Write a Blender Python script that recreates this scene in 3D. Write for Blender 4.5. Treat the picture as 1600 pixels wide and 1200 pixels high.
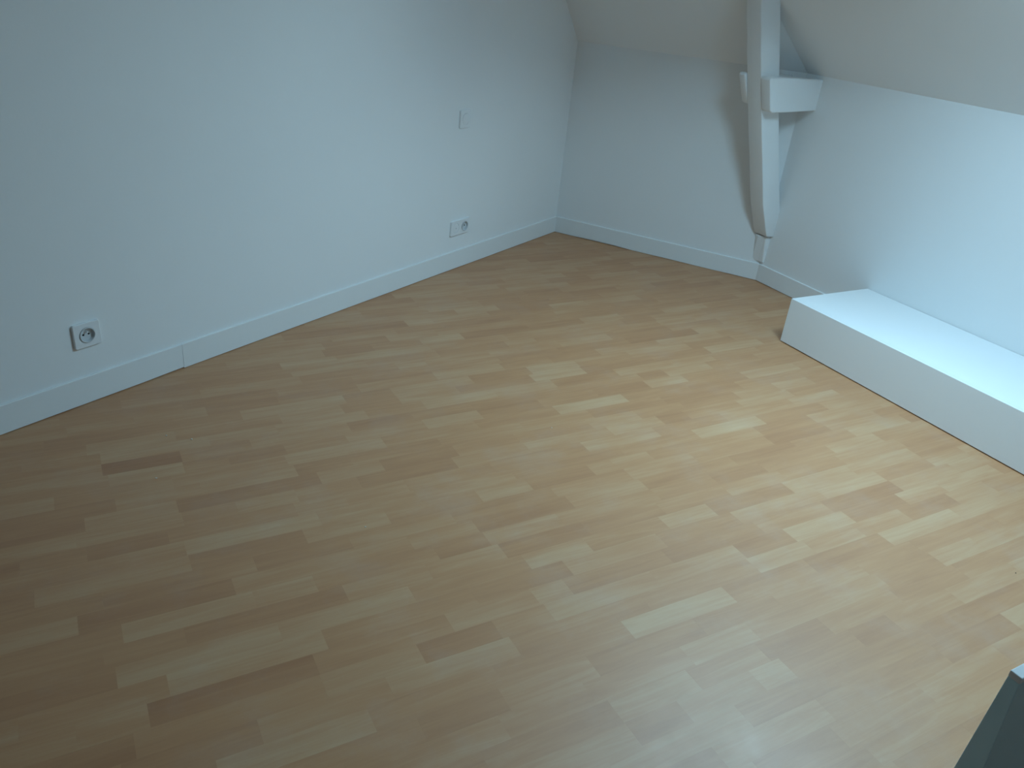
import bpy, bmesh, math, random
from mathutils import Vector, Matrix

for o in list(bpy.data.objects):
    bpy.data.objects.remove(o, do_unlink=True)
scene = bpy.context.scene
COL = scene.collection

# ------------------------------------------------------------------ camera
cam_d = bpy.data.cameras.new('camera')
cam = bpy.data.objects.new('camera', cam_d)
COL.objects.link(cam)
cam_d.sensor_fit = 'HORIZONTAL'
cam_d.sensor_width = 36.0
cam_d.lens = 36.0 * 1245.42 / 1600.0
cam_d.clip_start = 0.02
RIGHT = Vector((0.9941485, 0.0493319, 0.0960997))
DOWN = Vector((0.1080222, -0.4540109, -0.8844237))
FWD = Vector((0.0, 0.8896294, -0.4566832))
cam.matrix_world = Matrix(((RIGHT.x, -DOWN.x, -FWD.x, 0.0),
                           (RIGHT.y, -DOWN.y, -FWD.y, 0.0),
                           (RIGHT.z, -DOWN.z, -FWD.z, 1.45),
                           (0, 0, 0, 1)))
scene.camera = cam

# ------------------------------------------------------------------ sky and exposure
SKY = 44.0
world = bpy.data.worlds.new('overcast_sky')
scene.world = world
world.use_nodes = True
bg = world.node_tree.nodes['Background']
# overcast sky: three times brighter at the zenith than at the horizon
wt = world.node_tree
w_tc = wt.nodes.new('ShaderNodeTexCoord')
w_sep = wt.nodes.new('ShaderNodeSeparateXYZ')
w_map = wt.nodes.new('ShaderNodeMapRange')
w_map.inputs['From Min'].default_value = 0.0
w_map.inputs['From Max'].default_value = 1.0
w_map.inputs['To Min'].default_value = SKY / 3.0
w_map.inputs['To Max'].default_value = SKY
wt.links.new(w_tc.outputs['Generated'], w_sep.inputs[0])
wt.links.new(w_sep.outputs['Z'], w_map.inputs['Value'])
wt.links.new(w_map.outputs['Result'], bg.inputs[1])
bg.inputs[0].default_value = (0.55, 0.90, 1.20, 1.0)
vs = scene.view_settings
vs.view_transform = 'Standard'
vs.look = 'None'
vs.gamma = 1.0
vs.exposure = 0.0
vs.use_curve_mapping = False

# ------------------------------------------------------------------ plan of the room
A1 = Vector((0.1644, 5.0309, 0))        # corner of left and back wall
B1 = Vector((1.3484, 4.4816, 0))        # corner of back and right wall
DA = Vector((0.5136157, 0.8580204, 0))  # along the left wall, away from the camera
DC = Vector((0.5175126, -0.8556756, 0)) # along the right wall, towards the camera
NC = Vector((-0.8556756, -0.5175126, 0))  # right wall into the room
DB = Vector((0.9071331, -0.4208439, 0))   # along the back wall, to the right
NB = Vector((-0.4208439, -0.9071331, 0))  # back wall into the room
NA = Vector((DA.y, -DA.x, 0))             # left wall into the room
KNEE = 1.135
TOP = 3.6      # walls run up past the upper ceiling
EAVE_O, EAVE_Z, PITCH = 0.84, 1.891, 0.28   # upper ceiling: starts at the slope's head, rises away from it
TB = 1.12     # rise per run of the slope over the back wall
TC = 0.90     # and over the right wall
UP = Vector((0, 0, 1))
C_END = B1 + DC * 4.45
R_END = Vector((3.05, -0.85, 0))
A_START = A1 - DA * ((A1.y + 0.85) / DA.y)
ROOM = [A_START, R_END, C_END, B1, A1]    # counter-clockwise floor plan


def cs(s, o, z):
    """s along the right wall from the corner, o off it into the room."""
    p = B1 + DC * s + NC * o
    return Vector((p.x, p.y, z))


def al(t, off, z):
    """t along the left wall from the corner (negative towards the camera)."""
    p = A1 + DA * t + NA * off
    return Vector((p.x, p.y, z))


def abk(t, off, z):
    p = A1 + DB * t + NB * off
    return Vector((p.x, p.y, z))


# ------------------------------------------------------------------ materials
def mat(name):
    m = bpy.data.materials.new(name)
    m.use_nodes = True
    return m, m.node_tree, m.node_tree.nodes['Principled BSDF']


def paint(name, col, rough=0.6, bump=0.0, scale=60.0, var=0.02, spec=0.3):
    m, t, p = mat(name)
    p.inputs['Roughness'].default_value = rough
    p.inputs['Specular IOR Level'].default_value = spec
    geo = t.nodes.new('ShaderNodeNewGeometry')
    n = t.nodes.new('ShaderNodeTexNoise')
    n.inputs['Scale'].default_value = 2.3
    n.inputs['Detail'].default_value = 5
    t.links.new(geo.outputs['Position'], n.inputs['Vector'])
    r = t.nodes.new('ShaderNodeMapRange')
    r.inputs['To Min'].default_value = 1 - var
    r.inputs['To Max'].default_value = 1 + var
    t.links.new(n.outputs['Fac'], r.inputs['Value'])
    mx = t.nodes.new('ShaderNodeVectorMath')
    mx.operation = 'SCALE'
    mx.inputs[0].default_value = col
    t.links.new(r.outputs['Result'], mx.inputs['Scale'])
    t.links.new(mx.outputs[0], p.inputs['Base Color'])
    if bump:
        n2 = t.nodes.new('ShaderNodeTexNoise')
        n2.inputs['Scale'].default_value = scale
        n2.inputs['Detail'].default_value = 3
        t.links.new(geo.outputs['Position'], n2.inputs['Vector'])
        b = t.nodes.new('ShaderNodeBump')
        b.inputs['Strength'].default_value = bump
        b.inputs['Distance'].default_value = 0.002
        t.links.new(n2.outputs['Fac'], b.inputs['Height'])
        t.links.new(b.outputs['Normal'], p.inputs['Normal'])
    return m


M_WALL = paint('matt white wall paint', (0.89, 0.89, 0.885), 0.85, 0.10, 90, 0.012, 0.15)
M_REAR = paint('blue-grey bounce wall tone', (0.27, 0.34, 0.40), 0.85, 0.10, 90, 0.012, 0.15)  # unseen walls: colour chosen to dim and blue the bounce light
M_CEIL = paint('matt white ceiling paint', (0.91, 0.91, 0.905), 0.9, 0.12, 70, 0.015, 0.1)
M_SKIRT = paint('white satin skirting paint', (0.86, 0.86, 0.85), 0.5, 0.03, 40, 0.01, 0.35)
M_TIMBER = paint('white painted timber', (0.88, 0.88, 0.875), 0.45, 0.35, 22, 0.015, 0.4)
M_BOX = paint('white melamine board', (0.88, 0.885, 0.88), 0.5, 0.0, 30, 0.006, 0.35)
M_PLASTIC = paint('white plastic', (0.87, 0.875, 0.88), 0.4, 0.0, 30, 0.0, 0.5)
M_CUP = paint('white plastic with well shade', (0.67, 0.68, 0.69), 0.4, 0.0, 30, 0.0, 0.4)  # darker than the plates: shade of the recess put into the colour
M_DARK = paint('dark slot', (0.02, 0.022, 0.025), 0.6, 0.0, 30, 0.0, 0.3)
M_METAL = paint('nickel pin', (0.62, 0.62, 0.62), 0.3, 0.0, 30, 0.0, 0.5)
M_METAL.node_tree.nodes['Principled BSDF'].inputs['Metallic'].default_value = 1.0
M_PANEL_TINT = paint('panel paint with blue light tint', (0.68, 0.93, 0.99), 0.5, 0.0, 30, 0.01, 0.4)  # blue tint stands in for sky light falling on the panel
M_CRUMB = paint('pale plaster crumb', (0.78, 0.72, 0.64), 0.9, 0.0, 30, 0.05, 0.2)
M_GRIT = paint('dark grit', (0.06, 0.055, 0.05), 0.9, 0.0, 30, 0.05, 0.2)
M_SUB = paint('underlay below the floor', (0.05, 0.04, 0.03), 0.9, 0.0, 30, 0.05, 0.1)
M_FRAME = paint('varnished pine window frame', (0.62, 0.47, 0.29), 0.4, 0.05, 50, 0.05, 0.4)


def floor_material():
    m, t, p = mat('laminate with beech strips')
    nd, lk = t.nodes, t.links
    geo = nd.new('ShaderNodeNewGeometry')

    def dot(vec):
        d = nd.new('ShaderNodeVectorMath')
        d.operation = 'DOT_PRODUCT'
        lk.new(geo.outputs['Position'], d.inputs[0])
        d.inputs[1].default_value = vec
        return d.outputs['Value']

    def attr(name):
        a = nd.new('ShaderNodeAttribute')
        a.attribute_name = name
        return a.outputs['Fac']

    def math_(op, a, b):
        n = nd.new('ShaderNodeMath')
        n.operation = op
        for i, x in enumerate((a, b)):
            if isinstance(x, (int, float)):
                n.inputs[i].default_value = x
            else:
                lk.new(x, n.inputs[i])
        return n.outputs[0]
    u, v = dot(NC), dot(DC)
    seed = attr('seed')
    comb = nd.new('ShaderNodeCombineXYZ')
    lk.new(math_('MULTIPLY', u, 3.2), comb.inputs[0])
    lk.new(math_('MULTIPLY', v, 48.0), comb.inputs[1])
    lk.new(math_('MULTIPLY', seed, 37.0), comb.inputs[2])
    g = nd.new('ShaderNodeTexNoise')
    g.inputs['Scale'].default_value = 1.0
    g.inputs['Detail'].default_value = 4
    g.inputs['Roughness'].default_value = 0.62
    g.inputs['Distortion'].default_value = 1.1
    lk.new(comb.outputs[0], g.inputs['Vector'])
    comb2 = nd.new('ShaderNodeCombineXYZ')
    lk.new(math_('MULTIPLY', u, 1.6), comb2.inputs[0])
    lk.new(math_('MULTIPLY', v, 9.0), comb2.inputs[1])
    lk.new(math_('MULTIPLY', seed, 91.0), comb2.inputs[2])
    g2 = nd.new('ShaderNodeTexNoise')
    g2.inputs['Scale'].default_value = 1.6
    g2.inputs['Detail'].default_value = 2
    lk.new(comb2.outputs[0], g2.inputs['Vector'])
    # tone of the strip plus grain -> colour
    k = math_('ADD', math_('MULTIPLY', attr('tone'), 0.27), 0.5)
    k = math_('ADD', k, math_('MULTIPLY', math_('SUBTRACT', g.outputs['Fac'], 0.5), 0.46))
    k = math_('ADD', k, math_('MULTIPLY', math_('SUBTRACT', g2.outputs['Fac'], 0.5), 0.5))
    ramp = nd.new('ShaderNodeValToRGB')
    e = ramp.color_ramp.elements
    e[0].position = 0.0
    e[0].color = (0.395, 0.162, 0.070, 1)
    e[1].position = 1.0
    e[1].color = (0.645, 0.418, 0.238, 1)
    mid = ramp.color_ramp.elements.new(0.5)
    mid.color = (0.538, 0.265, 0.122, 1)
    lk.new(k, ramp.inputs['Fac'])
    # faint building dust on the boards
    nz = nd.new('ShaderNodeTexNoise')
    nz.inputs['Scale'].default_value = 3.4
    nz.inputs['Detail'].default_value = 7
    nz.inputs['Roughness'].default_value = 0.7
    lk.new(geo.outputs['Position'], nz.inputs['Vector'])
    mr = nd.new('ShaderNodeMapRange')
    mr.inputs['From Min'].default_value = 0.5
    mr.inputs['From Max'].default_value = 0.8
    mr.inputs['To Max'].default_value = 0.16
    lk.new(nz.outputs['Fac'], mr.inputs['Value'])
    mix = nd.new('ShaderNodeMix')
    mix.data_type = 'RGBA'
    lk.new(mr.outputs['Result'], mix.inputs[0])
    lk.new(ramp.outputs['Color'], mix.inputs[6])
    mix.inputs[7].default_value = (0.60, 0.55, 0.50, 1)
    lk.new(mix.outputs[2], p.inputs['Base Color'])
    rr = nd.new('ShaderNodeMapRange')
    rr.inputs['From Min'].default_value = 0.3
    rr.inputs['From Max'].default_value = 0.75
    rr.inputs['To Min'].default_value = 0.40
    rr.inputs['To Max'].default_value = 0.55
    lk.new(nz.outputs['Fac'], rr.inputs['Value'])
    lk.new(rr.outputs['Result'], p.inputs['Roughness'])
    p.inputs['Specular IOR Level'].default_value = 0.7
    return m


M_FLOOR = floor_material()


def glass_material():
    m = bpy.data.materials.new('clear window glass')
    m.use_nodes = True
    t = m.node_tree
    t.nodes.clear()
    out = t.nodes.new('ShaderNodeOutputMaterial')
    mx = t.nodes.new('ShaderNodeMixShader')
    mx.inputs[0].default_value = 0.06
    tr = t.nodes.new('ShaderNodeBsdfTransparent')
    tr.inputs[0].default_value = (0.95, 0.98, 0.97, 1)
    gl = t.nodes.new('ShaderNodeBsdfGlossy')
    gl.inputs['Roughness'].default_value = 0.02
    t.links.new(tr.outputs[0], mx.inputs[1])
    t.links.new(gl.outputs[0], mx.inputs[2])
    t.links.new(mx.outputs[0], out.inputs[0])
    return m


M_GLASS = glass_material()


# ------------------------------------------------------------------ mesh helpers
def link(name, me, m, parent=None):
    o = bpy.data.objects.new(name, me)
    if m:
        me.materials.append(m)
    COL.objects.link(o)
    if parent is not None:
        o.parent = parent
        o.matrix_parent_inverse = parent.matrix_world.inverted()
    return o


def from_bm(name, bm, m, parent=None, smooth=False):
    bmesh.ops.recalc_face_normals(bm, faces=bm.faces[:])
    me = bpy.data.meshes.new(name)
    bm.to_mesh(me)
    bm.free()
    if smooth:
        for f in me.polygons:
            f.use_smooth = True
    return link(name, me, m, parent)


def empty(name, loc):
    o = bpy.data.objects.new(name, None)
    o.location = loc
    o.empty_display_size = 0.1
    COL.objects.link(o)
    bpy.context.view_layer.update()
    return o


def prism(bm, base, top):
    """closed solid between two loops of equally many points."""
    a = [bm.verts.new(p) for p in base]
    b = [bm.verts.new(p) for p in top]
    n = len(a)
    fs = [bm.faces.new(a), bm.faces.new(b)]
    for i in range(n):
        fs.append(bm.faces.new((a[i], a[(i + 1) % n], b[(i + 1) % n], b[i])))
    return fs


def bevel(bm, w, seg=2, angle=0.5):
    es = [e for e in bm.edges if len(e.link_faces) == 2 and e.calc_face_angle(0) > angle]
    bmesh.ops.bevel(bm, geom=es, offset=w, segments=seg, profile=0.5, affect='EDGES', clamp_overlap=True)


def slab(name, pts, off, m, parent=None, kind='structure', bev=0.0):
    bm = bmesh.new()
    prism(bm, pts, [p + off for p in pts])
    bmesh.ops.recalc_face_normals(bm, faces=bm.faces[:])
    if bev:
        bevel(bm, bev)
    o = from_bm(name, bm, m, parent)
    if kind and parent is None:
        o['kind'] = kind
    return o


def tag(o, label, cat, group=None):
    o['label'] = label
    o['category'] = cat
    if group:
        o['group'] = group
    return o


def Z(p, z):
    return Vector((p.x, p.y, z))


# ------------------------------------------------------------------ walls, slopes and ceiling
W = 0.14
wl = slab('wall_left', [Z(A_START - DA * W, -.05), Z(A1 + DA * W, -.05), Z(A1 + DA * W, TOP), Z(A_START - DA * W, TOP)], -NA * W, M_WALL)
wl['label'] = 'long white left wall with sockets and a switch'
wb = slab('wall_back', [Z(A1 - DB * W, -.05), Z(B1, -.05), Z(B1, KNEE), Z(A1 - DB * W, KNEE)], -NB * W, M_WALL)
wb['label'] = 'low white back wall below the sloping ceiling'
wr = slab('wall_right', [Z(B1 - DC * .04, -.05), Z(C_END, -.05), Z(C_END, KNEE), Z(B1 - DC * .04, KNEE)], -NC * W, M_WALL)
wr['label'] = 'low white right wall behind the long casing'
d = (R_END - C_END).normalized()
wn = Vector((d.y, -d.x, 0))
if wn.dot(Vector((0, 0, 0)) - C_END) > 0:
    wn = -wn
we = slab('wall_rear_right', [Z(C_END - d * W, -.05), Z(R_END + d * W, -.05), Z(R_END + d * W, TOP), Z(C_END - d * W, TOP)], wn * W, M_REAR)
we['label'] = 'wall beside the camera, out of view, blue-grey for its bounce light'
wf = slab('wall_rear', [Z(A_START + Vector((-W, 0, 0)), -.05), Z(R_END + Vector((W, 0, 0)), -.05), Z(R_END + Vector((W, 0, 0)), TOP), Z(A_START + Vector((-W, 0, 0)), TOP)], Vector((0, -W, 0)), M_REAR)
wf['label'] = 'wall behind the camera, out of view, blue-grey for its bounce light'
# upper ceiling, gently pitched, with the opening of a skylight
WIN_S0, WIN_S1, WIN_O0, WIN_O1 = 1.22, 2.10, 0.855, 1.45


def up(s, o, dz=0.0):
    return cs(s, o, EAVE_Z + (o - EAVE_O) * PITCH + dz)


bm = bmesh.new()
for s0, s1, o0, o1 in ((-1.7, WIN_S0, .75, 6.9), (WIN_S1, 5.6, .75, 6.9), (WIN_S0, WIN_S1, .75, WIN_O0), (WIN_S0, WIN_S1, WIN_O1, 6.9)):
    prism(bm, [up(s0, o0), up(s1, o0), up(s1, o1), up(s0, o1)], [up(s0, o0, .05), up(s1, o0, .05), up(s1, o1, .05), up(s0, o1, .05)])
ce = from_bm('ceiling', bm, M_CEIL)
ce['kind'] = 'structure'
ce['label'] = 'gently pitched white ceiling above the slopes, out of view'

# slopes: over the back wall and over the right wall, meeting in a hip
RISE = 1.35
det = NB.x * NC.y - NB.y * NC.x


def hip(h):
    a, b = h / TB, h / TC
    x = (a * NC.y - b * NB.y) / det
    y = (NB.x * b - NC.x * a) / det
    return Vector((B1.x + x, B1.y + y, KNEE + h))


sB = (NB + UP * TB)
nBs = Vector((-NB.x * TB, -NB.y * TB, 1)).normalized()   # outward normal of the back slope
nCs = Vector((-NC.x * TC, -NC.y * TC, 1)).normalized()
ab_in = A1 - DB * .12
bs = slab('wall_back_slope', [Z(ab_in, KNEE), hip(0), hip(RISE), Z(ab_in, KNEE) + sB * (RISE / TB)], nBs * .12, M_CEIL)
bs['label'] = 'white sloping ceiling above the back wall'

def sl(s, o):
    return cs(s, o, KNEE + o * TC)


RISE_C = EAVE_Z - KNEE + .02
OT = RISE_C / TC
hx = hip(RISE_C)
cslope = slab('wall_right_slope', [sl(0, 0), sl(4.9, 0), sl(4.9, OT), hx], nCs * .12, M_CEIL)
cslope['label'] = 'white sloping ceiling above the right wall'

# skylight in the upper ceiling (outside the picture; the room's daylight)
win = empty('window_1', cs((WIN_S0 + WIN_S1) / 2, (WIN_O0 + WIN_O1) / 2, EAVE_Z + .1))
win['kind'] = 'structure'
win['label'] = 'skylight in the upper ceiling, out of view'
fw = .04


def bar(s0, s1, o0, o1, z=.02):
    return [up(s0, o0, z), up(s1, o0, z), up(s1, o1, z), up(s0, o1, z)]


for q in (bar(WIN_S0, WIN_S1, WIN_O0, WIN_O0 + fw), bar(WIN_S0, WIN_S1, WIN_O1 - fw, WIN_O1),
          bar(WIN_S0, WIN_S0 + fw, WIN_O0 + fw, WIN_O1 - fw), bar(WIN_S1 - fw, WIN_S1, WIN_O0 + fw, WIN_O1 - fw)):
    slab('frame_bar', q, UP * .03, M_FRAME, win, None)
slab('pane', bar(WIN_S0 + fw, WIN_S1 - fw, WIN_O0 + fw, WIN_O1 - fw, .03), UP * .006, M_GLASS, win, None)
portal = bpy.data.lights.new('window_portal', 'AREA')
portal.shape = 'RECTANGLE'
portal.size = WIN_S1 - WIN_S0
portal.size_y = (WIN_O1 - WIN_O0) * math.sqrt(1 + PITCH * PITCH)
portal.cycles.is_portal = True
po = bpy.data.objects.new('window_portal', portal)
COL.objects.link(po)
Y = (NC + UP * PITCH).normalized()
X = DC if DC.cross(Y).z > 0 else -DC
po.matrix_world = Matrix.Translation(up((WIN_S0 + WIN_S1) / 2, (WIN_O0 + WIN_O1) / 2, .004)) @ Matrix((X, Y, X.cross(Y))).transposed().to_4x4()

# ------------------------------------------------------------------ skirting boards
def skirting(o_name, pts_bottom, n, parent, h=0.1, th=0.008):
    """a board along a line of (point, bottom z); n points into the room."""
    bm = bmesh.new()
    prof = lambda p, z: [Z(p, z), Z(p + n * th, z), Z(p + n * th, h - .002), Z(p + n * (th - .002), h), Z(p, h)]
    loops = [[bm.verts.new(c) for c in prof(p, z)] for p, z in pts_bottom]
    for a, b in zip(loops, loops[1:]):
        for i in range(5):
            bm.faces.new((a[i], a[(i + 1) % 5], b[(i + 1) % 5], b[i]))
    bm.faces.new(loops[0])
    bm.faces.new(loops[-1][::-1])
    return from_bm(o_name, bm, M_SKIRT, parent)


rng = random.Random(4)
bl = empty('baseboard_left', al(-2.0, 0, 0))
bl['kind'] = 'structure'
bl['label'] = 'white skirting along the left wall'
JOINT = -2.757
def wav(t0, t1, n, f):
    return [(A1 + DA * (t0 + (t1 - t0) * i / n), f(i / n)) for i in range(n + 1)]
skirting('skirting_board', wav(-6.8, JOINT - .0006, 24, lambda k: .002 + .0012 * rng.random() + (.003 if k > .97 else 0)), NA, bl)
skirting('skirting_board', wav(JOINT + .0006, 0, 14, lambda k: .0015 + .0012 * rng.random()), NA, bl)
bb = empty('baseboard_back', abk(.6, 0, 0))
bb['kind'] = 'structure'
bb['label'] = 'white skirting along the back wall'
LB = (B1 - A1).length
skirting('skirting_board', [(A1 + DB * (LB * i / 10), .0015 + (.004 if i in (2, 3) else 0) + .0015 * rng.random()) for i in range(11)], NB, bb)
br = empty('baseboard_right', cs(.4, 0, 0))
br['kind'] = 'structure'
br['label'] = 'white skirting along the right wall before the casing'
skirting('skirting_board', [(B1 + DC * (.735 * i / 6), .002 + .0025 * rng.random()) for i in range(7)], NC, br, .1, .008)

# ------------------------------------------------------------------ floor of laminate strips
STRIP = 0.0655
V0 = 0.014
BLOCKS = {
    -5: [(-2.131,-1.845,0.3)],
    -3: [(-1.46,-1.253,-0.3),(-0.888,-0.527,0.3)],
    -1: [(-1.916,-1.694,0.4)],
    0: [(-2.451,-2.194,-0.4),(-2.194,-2.068,0.4),(-1.426,-1.218,0.5)],
    1: [(-0.502,-0.24,0.3)],
    2: [(-2.332,-2.103,0.3)],
    3: [(-2.632,-2.422,-0.3),(-2.207,-2.007,0.5),(-1.37,-1.142,0.4)],
    4: [(-1.178,-0.99,-0.3)],
    5: [(-1.854,-1.704,0.3),(-1.002,-0.781,0.3)],
    6: [(-2.389,-2.265,0.3)],
    7: [(-1.958,-1.658,-0.4)],
    8: [(-3.57,-3.37,0.2),(-3.142,-2.896,-0.5),(-1.153,-1.022,0.3)],
    9: [(-3.637,-3.381,-0.5),(-2.67,-2.484,-0.3)],
    10: [(-3.521,-3.262,0.4),(-2.92,-2.7,0.4),(-2.482,-2.239,0.2),(-2.239,-1.908,-0.4),(-1.908,-1.659,0.6)],
    11: [(-3.696,-3.486,0.2)],
    12: [(-3.487,-3.263,-1),(-2.481,-2.242,-0.3),(-1.456,-1.325,-0.5)],
    13: [(-3.474,-3.265,0.4),(-3.132,-2.953,-0.3),(-2.461,-2.241,0.3),(-1.471,-1.275,0.5)],
    14: [(-3.749,-3.618,0.2),(-2.966,-2.77,0.5),(-2.77,-2.638,0.5),(-1.951,-1.632,0.7),(-0.992,-0.676,0.6)],
    15: [(-3.466,-3.235,0.2),(-2.953,-2.777,-0.5)],
    16: [(-3.548,-3.311,0.1),(-3.311,-2.898,-0.6),(-2.898,-2.692,0.4),(-1.887,-1.666,0.4),(-0.931,-0.726,0.4)],
    17: [(-3.773,-3.573,0.4),(-3.573,-3.306,0.3),(-3.159,-2.986,0.2),(-2.791,-2.464,-0.5),(-1.605,-1.478,-0.5)],
    18: [(-3.702,-3.551,-0.4),(-3.551,-3.353,-0.5),(-3.006,-2.856,0.3),(-2.856,-2.66,0.4),(-1.992,-1.675,0.4),(-0.97,-0.699,0.5)],
    19: [(-3.456,-3.319,0.2)],
    20: [(-3.317,-3.015,-0.5),(-3.015,-2.771,0.3),(-2.472,-2.292,0.4),(-2.292,-2.052,-0.4),(-1.957,-1.799,0.3),(-1.288,-0.999,-0.3)],
    22: [(-3.741,-3.585,0.3),(-3.585,-3.233,-0.7),(-2.753,-2.547,0.3),(-2.547,-2.217,-0.5),(-1.531,-1.225,-0.6),(-0.929,-0.604,0.5)],
    23: [(-3.196,-3.042,0.4),(-2.703,-2.543,-0.4),(-1.682,-1.459,-0.4)],
    24: [(-3.54,-3.368,-0.3),(-3.368,-2.982,-0.4),(-2.244,-1.961,-0.3)],
    25: [(-3.738,-3.52,-0.5),(-3.52,-3.166,0.4),(-3.166,-2.826,0.4),(-2.486,-2.28,0.4),(-1.998,-1.806,0.5),(-1.806,-1.592,-0.4),(-1.467,-1.155,0.5),(-1.155,-0.81,0.4)],
    26: [(-3.423,-3.076,0.6),(-2.389,-2.059,0.3),(-1.382,-1.08,0.5),(-0.812,-0.599,0.3)],
    27: [(-3.605,-3.47,0.3),(-3.47,-3.116,-0.9),(-2.779,-2.533,0.3),(-2.533,-2.43,0.4),(-2.43,-2.09,-0.4),(-1.424,-1.078,-0.5)],
    28: [(-3.118,-2.883,0.3),(-2.883,-2.679,-0.5),(-2.526,-2.182,0.3),(-2.182,-1.868,0.4),(-1.868,-1.661,-0.3),(-1.13,-0.921,0.3)],
    29: [(-3.532,-3.271,-0.5),(-2.985,-2.664,0.4),(-1.876,-1.646,0.5),(-0.948,-0.737,0.4)],
    30: [(-3.366,-3.051,0.6),(-2.371,-2.028,0.7),(-1.379,-1.019,0.6)],
    31: [(-2.962,-2.762,-0.3),(-2.762,-2.521,0.3),(-2.521,-2.187,-0.4)],
    32: [(-2.284,-2.067,0.4),(-1.557,-1.308,-0.3),(-1.308,-1.101,0.4)],
    33: [(-2.547,-2.319,0.4),(-2.096,-1.866,-0.5)],
    34: [(-2.546,-2.399,-0.5),(-2.399,-2.174,0.3),(-2.174,-2.072,0.5),(-1.822,-1.674,-0.4),(-1.409,-1.104,0.4)],
    36: [(-1.653,-1.35,-0.4)],
    37: [(-2.349,-2.116,-0.4)],
}


def inside_clip(poly):
    """clip a polygon of 2D points to the room's plan (convex, counter-clockwise)."""
    pts = poly
    n = len(ROOM)
    for i in range(n):
        a, b = ROOM[i], ROOM[(i + 1) % n]
        ex, ey = b.x - a.x, b.y - a.y
        side = lambda p: ex * (p[1] - a.y) - ey * (p[0] - a.x)
        out = []
        for j in range(len(pts)):
            p, q = pts[j], pts[(j + 1) % len(pts)]
            sp, sq = side(p), side(q)
            if sp >= 0:
                out.append(p)
            if (sp >= 0) != (sq >= 0):
                t = sp / (sp - sq)
                out.append((p[0] + (q[0] - p[0]) * t, p[1] + (q[1] - p[1]) * t))
        pts = out
        if len(pts) < 3:
            return []
    return pts


floor = slab('floor', [Z(p, -.008) for p in ROOM], Vector((0, 0, -.05)), M_SUB)
floor['label'] = 'light beech laminate floor of short strips'

rng = random.Random(11)
GAP = 0.00002
pieces = []
for row in range(-20, 110):
    fixed = BLOCKS.get(row, [])
    u = -7.2 + rng.random() * .3
    segs = []

    def fill(u0, u1):
        span = u1 - u0
        if span < .001:
            return
        k = max(1, round(span / rng.uniform(.27, .37)))
        cuts = [u0] + sorted(u0 + span * (i + rng.uniform(-.18, .18)) / k for i in range(1, k)) + [u1]
        for a, b in zip(cuts, cuts[1:]):
            segs.append((a, b, max(-.6, min(.6, rng.gauss(-.02, .24)))))
    for a, b, t in fixed:
        fill(u, a)
        segs.append((a, b, t))
        u = b
    fill(u, 1.2)
    v0, v1 = V0 + row * STRIP, V0 + (row + 1) * STRIP
    for a, b, t in segs:
        quad2 = []
        for uu, vv in ((a + GAP, v0 + GAP), (b - GAP, v0 + GAP), (b - GAP, v1 - GAP), (a + GAP, v1 - GAP)):
            p = B1 - NC * uu + DC * vv
            quad2.append((p.x, p.y))
        area2 = sum(quad2[i][0] * quad2[(i + 1) % 4][1] - quad2[(i + 1) % 4][0] * quad2[i][1] for i in range(4))
        if area2 < 0:
            quad2.reverse()
        c = inside_clip(quad2)
        if len(c) >= 3:
            pieces.append((c, t, rng.random(), rng.uniform(-.00005, .00005)))


def seen(piece):
    """size of a strip as the photograph shows it, for choosing the 300 largest."""
    pts = []
    for x, y in piece[0]:
        dv = Vector((x, y, 0)) - Vector((0, 0, 1.45))
        w = dv.dot(FWD)
        if w < .05:
            return 0.0
        pts.append((max(0, min(1600, 800 + 1245.42 * dv.dot(RIGHT) / w)), max(0, min(1200, 600 + 1245.42 * dv.dot(DOWN) / w))))
    n = len(pts)
    return abs(sum(pts[i][0] * pts[(i + 1) % n][1] - pts[(i + 1) % n][0] * pts[i][1] for i in range(n))) / 2


def strip_mesh(name, group):
    verts, faces, tone, seed = [], [], [], []
    for c, t, s, dz in group:
        n = len(c)
        k = len(verts)
        verts += [(x, y, dz) for x, y in c] + [(x, y, -.008) for x, y in c]
        new = [tuple(range(k, k + n))] + [(k + i, k + n + i, k + n + (i + 1) % n, k + (i + 1) % n) for i in range(n)]
        faces += new
        tone += [t] * len(new)
        seed += [s] * len(new)
    me = bpy.data.meshes.new(name)
    me.from_pydata(verts, [], faces)
    for nm, vals in (('tone', tone), ('seed', seed)):
        at = me.attributes.new(nm, 'FLOAT', 'FACE')
        at.data.foreach_set('value', vals)
    return me


pieces.sort(key=seen, reverse=True)
for pc in pieces[:300]:
    link('floor_strip', strip_mesh('floor_strip', [pc]), M_FLOOR, floor)
rest = link('floor_strips_far', strip_mesh('floor_strips_far', pieces[300:]), M_FLOOR, floor)
rest['kind'] = 'stuff'

# ------------------------------------------------------------------ long low casing along the right wall
S_END = .725
FRONT = .537
BOX_H = .22
BACK = .003
LEN = 4.35
box = empty('pipe_casing', cs(S_END + 1.5, .27, 0))
tag(box, 'long low white boxed casing on the floor against the right wall', 'casing')
T = .016


def csbox(name, s0, s1, o0, o1, z0, z1, m, parent, bev=0.0015):
    bm = bmesh.new()
    prism(bm, [cs(s0, o0, z0), cs(s1, o0, z0), cs(s1, o1, z0), cs(s0, o1, z0)],
          [cs(s0, o0, z1), cs(s1, o0, z1), cs(s1, o1, z1), cs(s0, o1, z1)])
    bmesh.ops.recalc_face_normals(bm, faces=bm.faces[:])
    if bev:
        bevel(bm, bev, 2)
    return from_bm(name, bm, m, parent)


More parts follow.
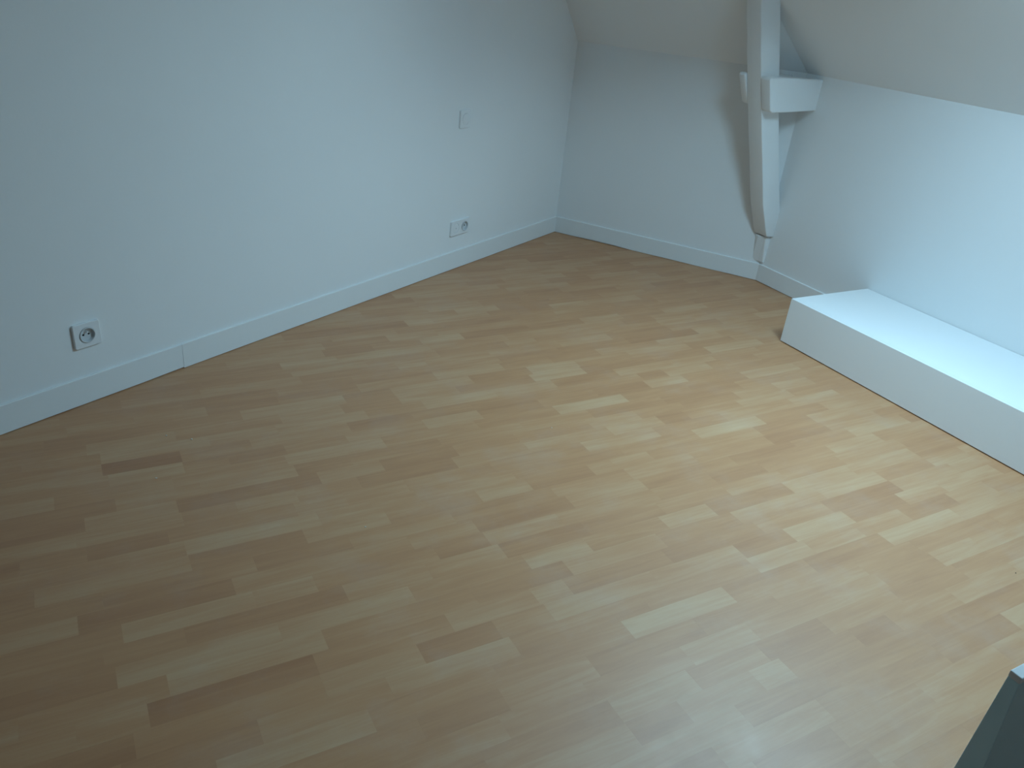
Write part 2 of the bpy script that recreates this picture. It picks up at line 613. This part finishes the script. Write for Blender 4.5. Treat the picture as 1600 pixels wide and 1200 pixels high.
csbox('top_board', S_END, LEN, BACK, FRONT - T - .0002, BOX_H - T, BOX_H, M_BOX, box, .0006)
csbox('front_board', S_END, LEN, FRONT - T, FRONT, .004, BOX_H, M_BOX, box, .0015)
csbox('end_board', S_END, S_END + T, .014, FRONT - T - .0004, .002, BOX_H - T - .0004, M_BOX, box, .001)
csbox('cleat', S_END + .1, LEN - .1, FRONT - T - .03, FRONT - T, 0, .03, M_FRAME, box, 0)

# ------------------------------------------------------------------ roof truss at the corner
def timber(name, prof, s0, s1, parent, bev, wob=0.0, seed=1, cuts=1):
    r = random.Random(seed)
    bm = bmesh.new()
    a = [cs(s0, o, z) for o, z in prof]
    b = [cs(s1, o, z) for o, z in prof]
    prism(bm, a, b)
    bmesh.ops.recalc_face_normals(bm, faces=bm.faces[:])
    bevel(bm, bev, 3, .6)
    ob = from_bm(name, bm, M_TIMBER, parent)
    for f in ob.data.polygons:
        f.use_smooth = True
    md = ob.modifiers.new('edges', 'WEIGHTED_NORMAL') if False else None
    return ob


truss = empty('roof_truss', cs(0, .03, .27))
tag(truss, 'white painted roof truss timbers in the corner of back and right wall', 'timber frame')
inner = [(.050, .276), (.072, .318), (.098, .375), (.139, .462), (.178, .575), (.222, .704), (.258, .80), (.291, .895),
         (.304, .936), (.330, 1.00), (.374, 1.141), (.400, 1.215), (.421, 1.29), (.446, 1.36), (.472, 1.448), (.545, 1.68), (.60, 1.86)]
back = [(.52, 1.90), (.3415, 1.438), (.322, 1.375), (.262, 1.19), (.181, .938), (.136, .81), (.098, .703), (.044, .55), (-.004, .421), (-.035, .35), (-.035, .268)]
post = timber('post', inner + back, -.055, .046, truss, .006)
near = [(-.05, .972), (.02, .966), (.16, .958), (.300, .952), (.318, .960), (.368, 1.106), (.362, 1.117), (.20, 1.120), (.0, 1.118), (-.05, 1.118)]
timber('tie_beam', near, .0462, .112, truss, .007)
far = [(-.05, .975), (.16, .970), (.306, .968), (.320, .978), (.378, 1.106), (.370, 1.118), (.16, 1.118), (-.05, 1.116)]
far = [(o if o > .1 else .02, z) for o, z in far]
timber('tie_beam', far, -.100, -.0552, truss, .007)

# plastered footing below the post
bm = bmesh.new()
ft = [(-.055, .030), (-.050, .040), (-.02, .050), (.030, .036), (.030, -.02), (-.04, -.02)]
fb = [(-.052, .012), (-.046, .026), (-.01, .014), (.026, .010), (.026, -.02), (-.04, -.02)]
prism(bm, [cs(s, o, .112) for s, o in fb], [cs(s, o, .268) for s, o in ft])
bmesh.ops.recalc_face_normals(bm, faces=bm.faces[:])
bevel(bm, .006, 2)
foot = from_bm('footing', bm, M_WALL, truss)
foot['label'] = 'small plastered block under the post'

# ------------------------------------------------------------------ sockets and switch
def frame_at(t, z):
    """matrix with x along the left wall, y up, z out of the wall."""
    p = al(t, 0, z)
    x = DA
    m = Matrix((x, UP, NA)).transposed().to_4x4()
    m.translation = p
    return m


def rounded_rect(w, h, r, n=5):
    pts = []
    for cx, cy, a0 in ((w / 2 - r, h / 2 - r, 0), (-w / 2 + r, h / 2 - r, 90), (-w / 2 + r, -h / 2 + r, 180), (w / 2 - r, -h / 2 + r, 270)):
        for i in range(n + 1):
            a = math.radians(a0 + 90 * i / n)
            pts.append((cx + r * math.cos(a), cy + r * math.sin(a)))
    return pts


def plate_with_holes(name, w, h, r, depth, holes, m, parent, mw):
    """a cover plate with round openings (list of x, y, radius)."""
    bm = bmesh.new()
    cells = sorted(holes)
    xs = [-w / 2] + [(a[0] + b[0]) / 2 for a, b in zip(cells, cells[1:])] + [w / 2]
    outer = rounded_rect(w, h, r)
    N = 40
    front, rear = depth, 0.0
    ch = .0016
    # side walls and chamfer
    o_b = [bm.verts.new((x, y, rear)) for x, y in outer]
    o_m = [bm.verts.new((x, y, front - ch)) for x, y in outer]
    inn = rounded_rect(w - 2 * ch, h - 2 * ch, r - ch / 2)
    n = len(outer)
    for i in range(n):
        j = (i + 1) % n
        bm.faces.new((o_b[i], o_b[j], o_m[j], o_m[i]))
    o_f = [bm.verts.new((x, y, front)) for x, y in inn]
    for i in range(n):
        j = (i + 1) % n
        bm.faces.new((o_m[i], o_m[j], o_f[j], o_f[i]))
    # front face with holes, filled by triangulation
    edges = [bm.edges.get((o_f[i], o_f[(i + 1) % n])) for i in range(n)]
    for hx_, hy_, hr in holes:
        ring = [bm.verts.new((hx_ + hr * math.cos(2 * math.pi * i / N), hy_ + hr * math.sin(2 * math.pi * i / N), front)) for i in range(N)]
        ring2 = [bm.verts.new((v.co.x, v.co.y, rear)) for v in ring]
        for i in range(N):
            edges.append(bm.edges.new((ring[i], ring[(i + 1) % N])))
            j = (i + 1) % N
            bm.faces.new((ring[i], ring[j], ring2[j], ring2[i]))
    bmesh.ops.triangle_fill(bm, use_beauty=True, use_dissolve=False, edges=edges)
    bm.transform(mw)
    return from_bm(name, bm, m, parent)


def lathe(name, prof, m, parent, mw, n=40, smooth=True):
    """profile of (radius, height) turned about the local z axis."""
    bm = bmesh.new()
    rings = []
    for r, z in prof:
        if r <= 0:
            rings.append([bm.verts.new((0, 0, z))])
        else:
            rings.append([bm.verts.new((r * math.cos(2 * math.pi * i / n), r * math.sin(2 * math.pi * i / n), z)) for i in range(n)])
    for a, b in zip(rings, rings[1:]):
        for i in range(n):
            j = (i + 1) % n
            if len(a) == 1 and len(b) == 1:
                continue
            if len(a) == 1:
                bm.faces.new((a[0], b[i], b[j]))
            elif len(b) == 1:
                bm.faces.new((a[i], a[j], b[0]))
            else:
                bm.faces.new((a[i], a[j], b[j], b[i]))
    bm.transform(mw)
    o = from_bm(name, bm, m, parent)
    return o


def well(mw, parent):
    """round socket well with an earth pin and two contact holes."""
    cup = lathe('socket_well', [(.0272, .0125), (.0262, .0135), (.0240, .0135), (.0234, .0125), (.0225, .0015), (.0, .0012)], M_CUP, parent, mw)
    lathe('earth_pin', [(.0031, .0012), (.0031, .0125), (.0022, .0140), (0, .0142)], M_PLASTIC, cup, mw @ Matrix.Translation((0, .0100, 0)), 16)
    for sx in (-1, 1):
        lathe('contact_hole', [(.0034, .0013), (.0034, .0018), (0, .0018)], M_DARK, cup, mw @ Matrix.Translation((sx * .0095, -.001, 0)), 16)
    return cup


SZ = .086
s1 = empty('wall_socket', al(-3.106, 0, .249))
tag(s1, 'single white wall socket low on the left wall, nearest the camera', 'socket')
mw = frame_at(-3.104, .2485)
plate_with_holes('cover_plate', SZ + .006, SZ, .006, .0105, [(0, 0, .0270)], M_PLASTIC, s1, mw)
well(mw, s1)

s2 = empty('double_wall_socket', al(-1.043, 0, .228))
tag(s2, 'double white wall socket low on the left wall, below the switch', 'socket')
mw = frame_at(-1.0425, .2275)
plate_with_holes('cover_plate', .160, .080, .006, .0105, [(-.038, 0, .0255), (.038, 0, .0270)], M_PLASTIC, s2, mw)
well(mw @ Matrix.Translation((.038, 0, 0)), s2)
lid = lathe('blank_cover', [(.0250, 0), (.0250, .0085), (.0240, .0100), (.010, .0106), (0, .0107)], M_PLASTIC, s2, mw @ Matrix.Translation((-.038, 0, 0)))
lathe('outlet_hole', [(.0042, .0100), (.0042, .0112), (0, .0112)], M_CUP, lid, mw @ Matrix.Translation((-.038, 0, 0)), 20)

s3 = empty('light_switch', al(-1.058, 0, .782))
tag(s3, 'white light switch on the left wall above the double socket', 'switch')
mw = frame_at(-1.0585, .7825)
plate_with_holes('cover_plate', SZ, SZ, .006, .0105, [(0, 0, .0290)], M_PLASTIC, s3, mw)
rock = lathe('rocker', [(.0284, 0), (.0284, .0100), (.0272, .0118), (.012, .0124), (0, .0125)], M_PLASTIC, s3, mw @ Matrix.Rotation(math.radians(4), 4, 'X'))

# ------------------------------------------------------------------ panel at the right, close to the camera
PZ = .60
c0 = Vector((.787, .902, 0))
pan = empty('guard_panel', c0 + Vector((.3, .2, 0)))
tag(pan, 'upright panel tinted with blue light with a bright top edge in the lower right corner', 'panel')


def pp(a, b, z):
    """a along the panel (towards the right wall), b towards the camera."""
    p = c0 - NC * a + DC * b
    return Vector((p.x, p.y, z))


def pbox(name, a0, a1, b0, b1, z0, z1, m, bev=.001, flare=0.0):
    bm = bmesh.new()
    prism(bm, [pp(a0 - flare, b0, z0), pp(a1, b0, z0), pp(a1, b1 + flare, z0), pp(a0 - flare, b1 + flare, z0)],
          [pp(a0, b0, z1), pp(a1, b0, z1), pp(a1, b1, z1), pp(a0, b1, z1)])
    bmesh.ops.recalc_face_normals(bm, faces=bm.faces[:])
    bevel(bm, bev, 2)
    return from_bm(name, bm, m, pan)


pbox('board', 0, .85, 0, .018, 0, PZ - .012, M_PANEL_TINT, .001, .06)
pbox('top_cap', -.0005, .8505, -.0005, .0185, PZ - .012, PZ, M_BOX, .0015)

# ------------------------------------------------------------------ crumbs on the floor
def crumb(name, x, y, r, m, seed, label, cat, group=None):
    rr = random.Random(seed)
    bm = bmesh.new()
    bmesh.ops.create_icosphere(bm, subdivisions=1, radius=r)
    for v in bm.verts:
        v.co *= rr.uniform(.65, 1.2)
        v.co.z *= .7
    zmin = min(v.co.z for v in bm.verts)
    for v in bm.verts:
        v.co += Vector((x, y, .00012 - zmin))
    return tag(from_bm(name, bm, m), label, cat, group)


crumb('plaster_crumb', -1.106, 2.188, .0030, M_CRUMB, 1, 'tiny pale crumb on the floor below the near socket, leftmost of two side by side', 'crumb', 'crumbs on the floor')
crumb('plaster_crumb', -1.020, 2.181, .0032, M_CRUMB, 2, 'tiny pale crumb on the floor, right one of two side by side near left skirting', 'crumb', 'crumbs on the floor')
crumb('plaster_crumb', -1.033, 1.952, .0034, M_CRUMB, 3, 'tiny bright crumb on the dark strips nearest the lower left of the floor', 'crumb', 'crumbs on the floor')
crumb('plaster_crumb', .161, 2.510, .0026, M_CRUMB, 4, 'tiny white crumb near the middle of the floor, farthest from the left wall', 'crumb', 'crumbs on the floor')
crumb('plaster_crumb', -.374, 1.829, .0024, M_CRUMB, 5, 'tiny faint crumb alone on the floor left of the middle', 'crumb', 'crumbs on the floor')
crumb('grit', 1.564, 1.945, .0020, M_GRIT, 6, 'tiny dark grain of grit on the floor at the right picture edge', 'grit')
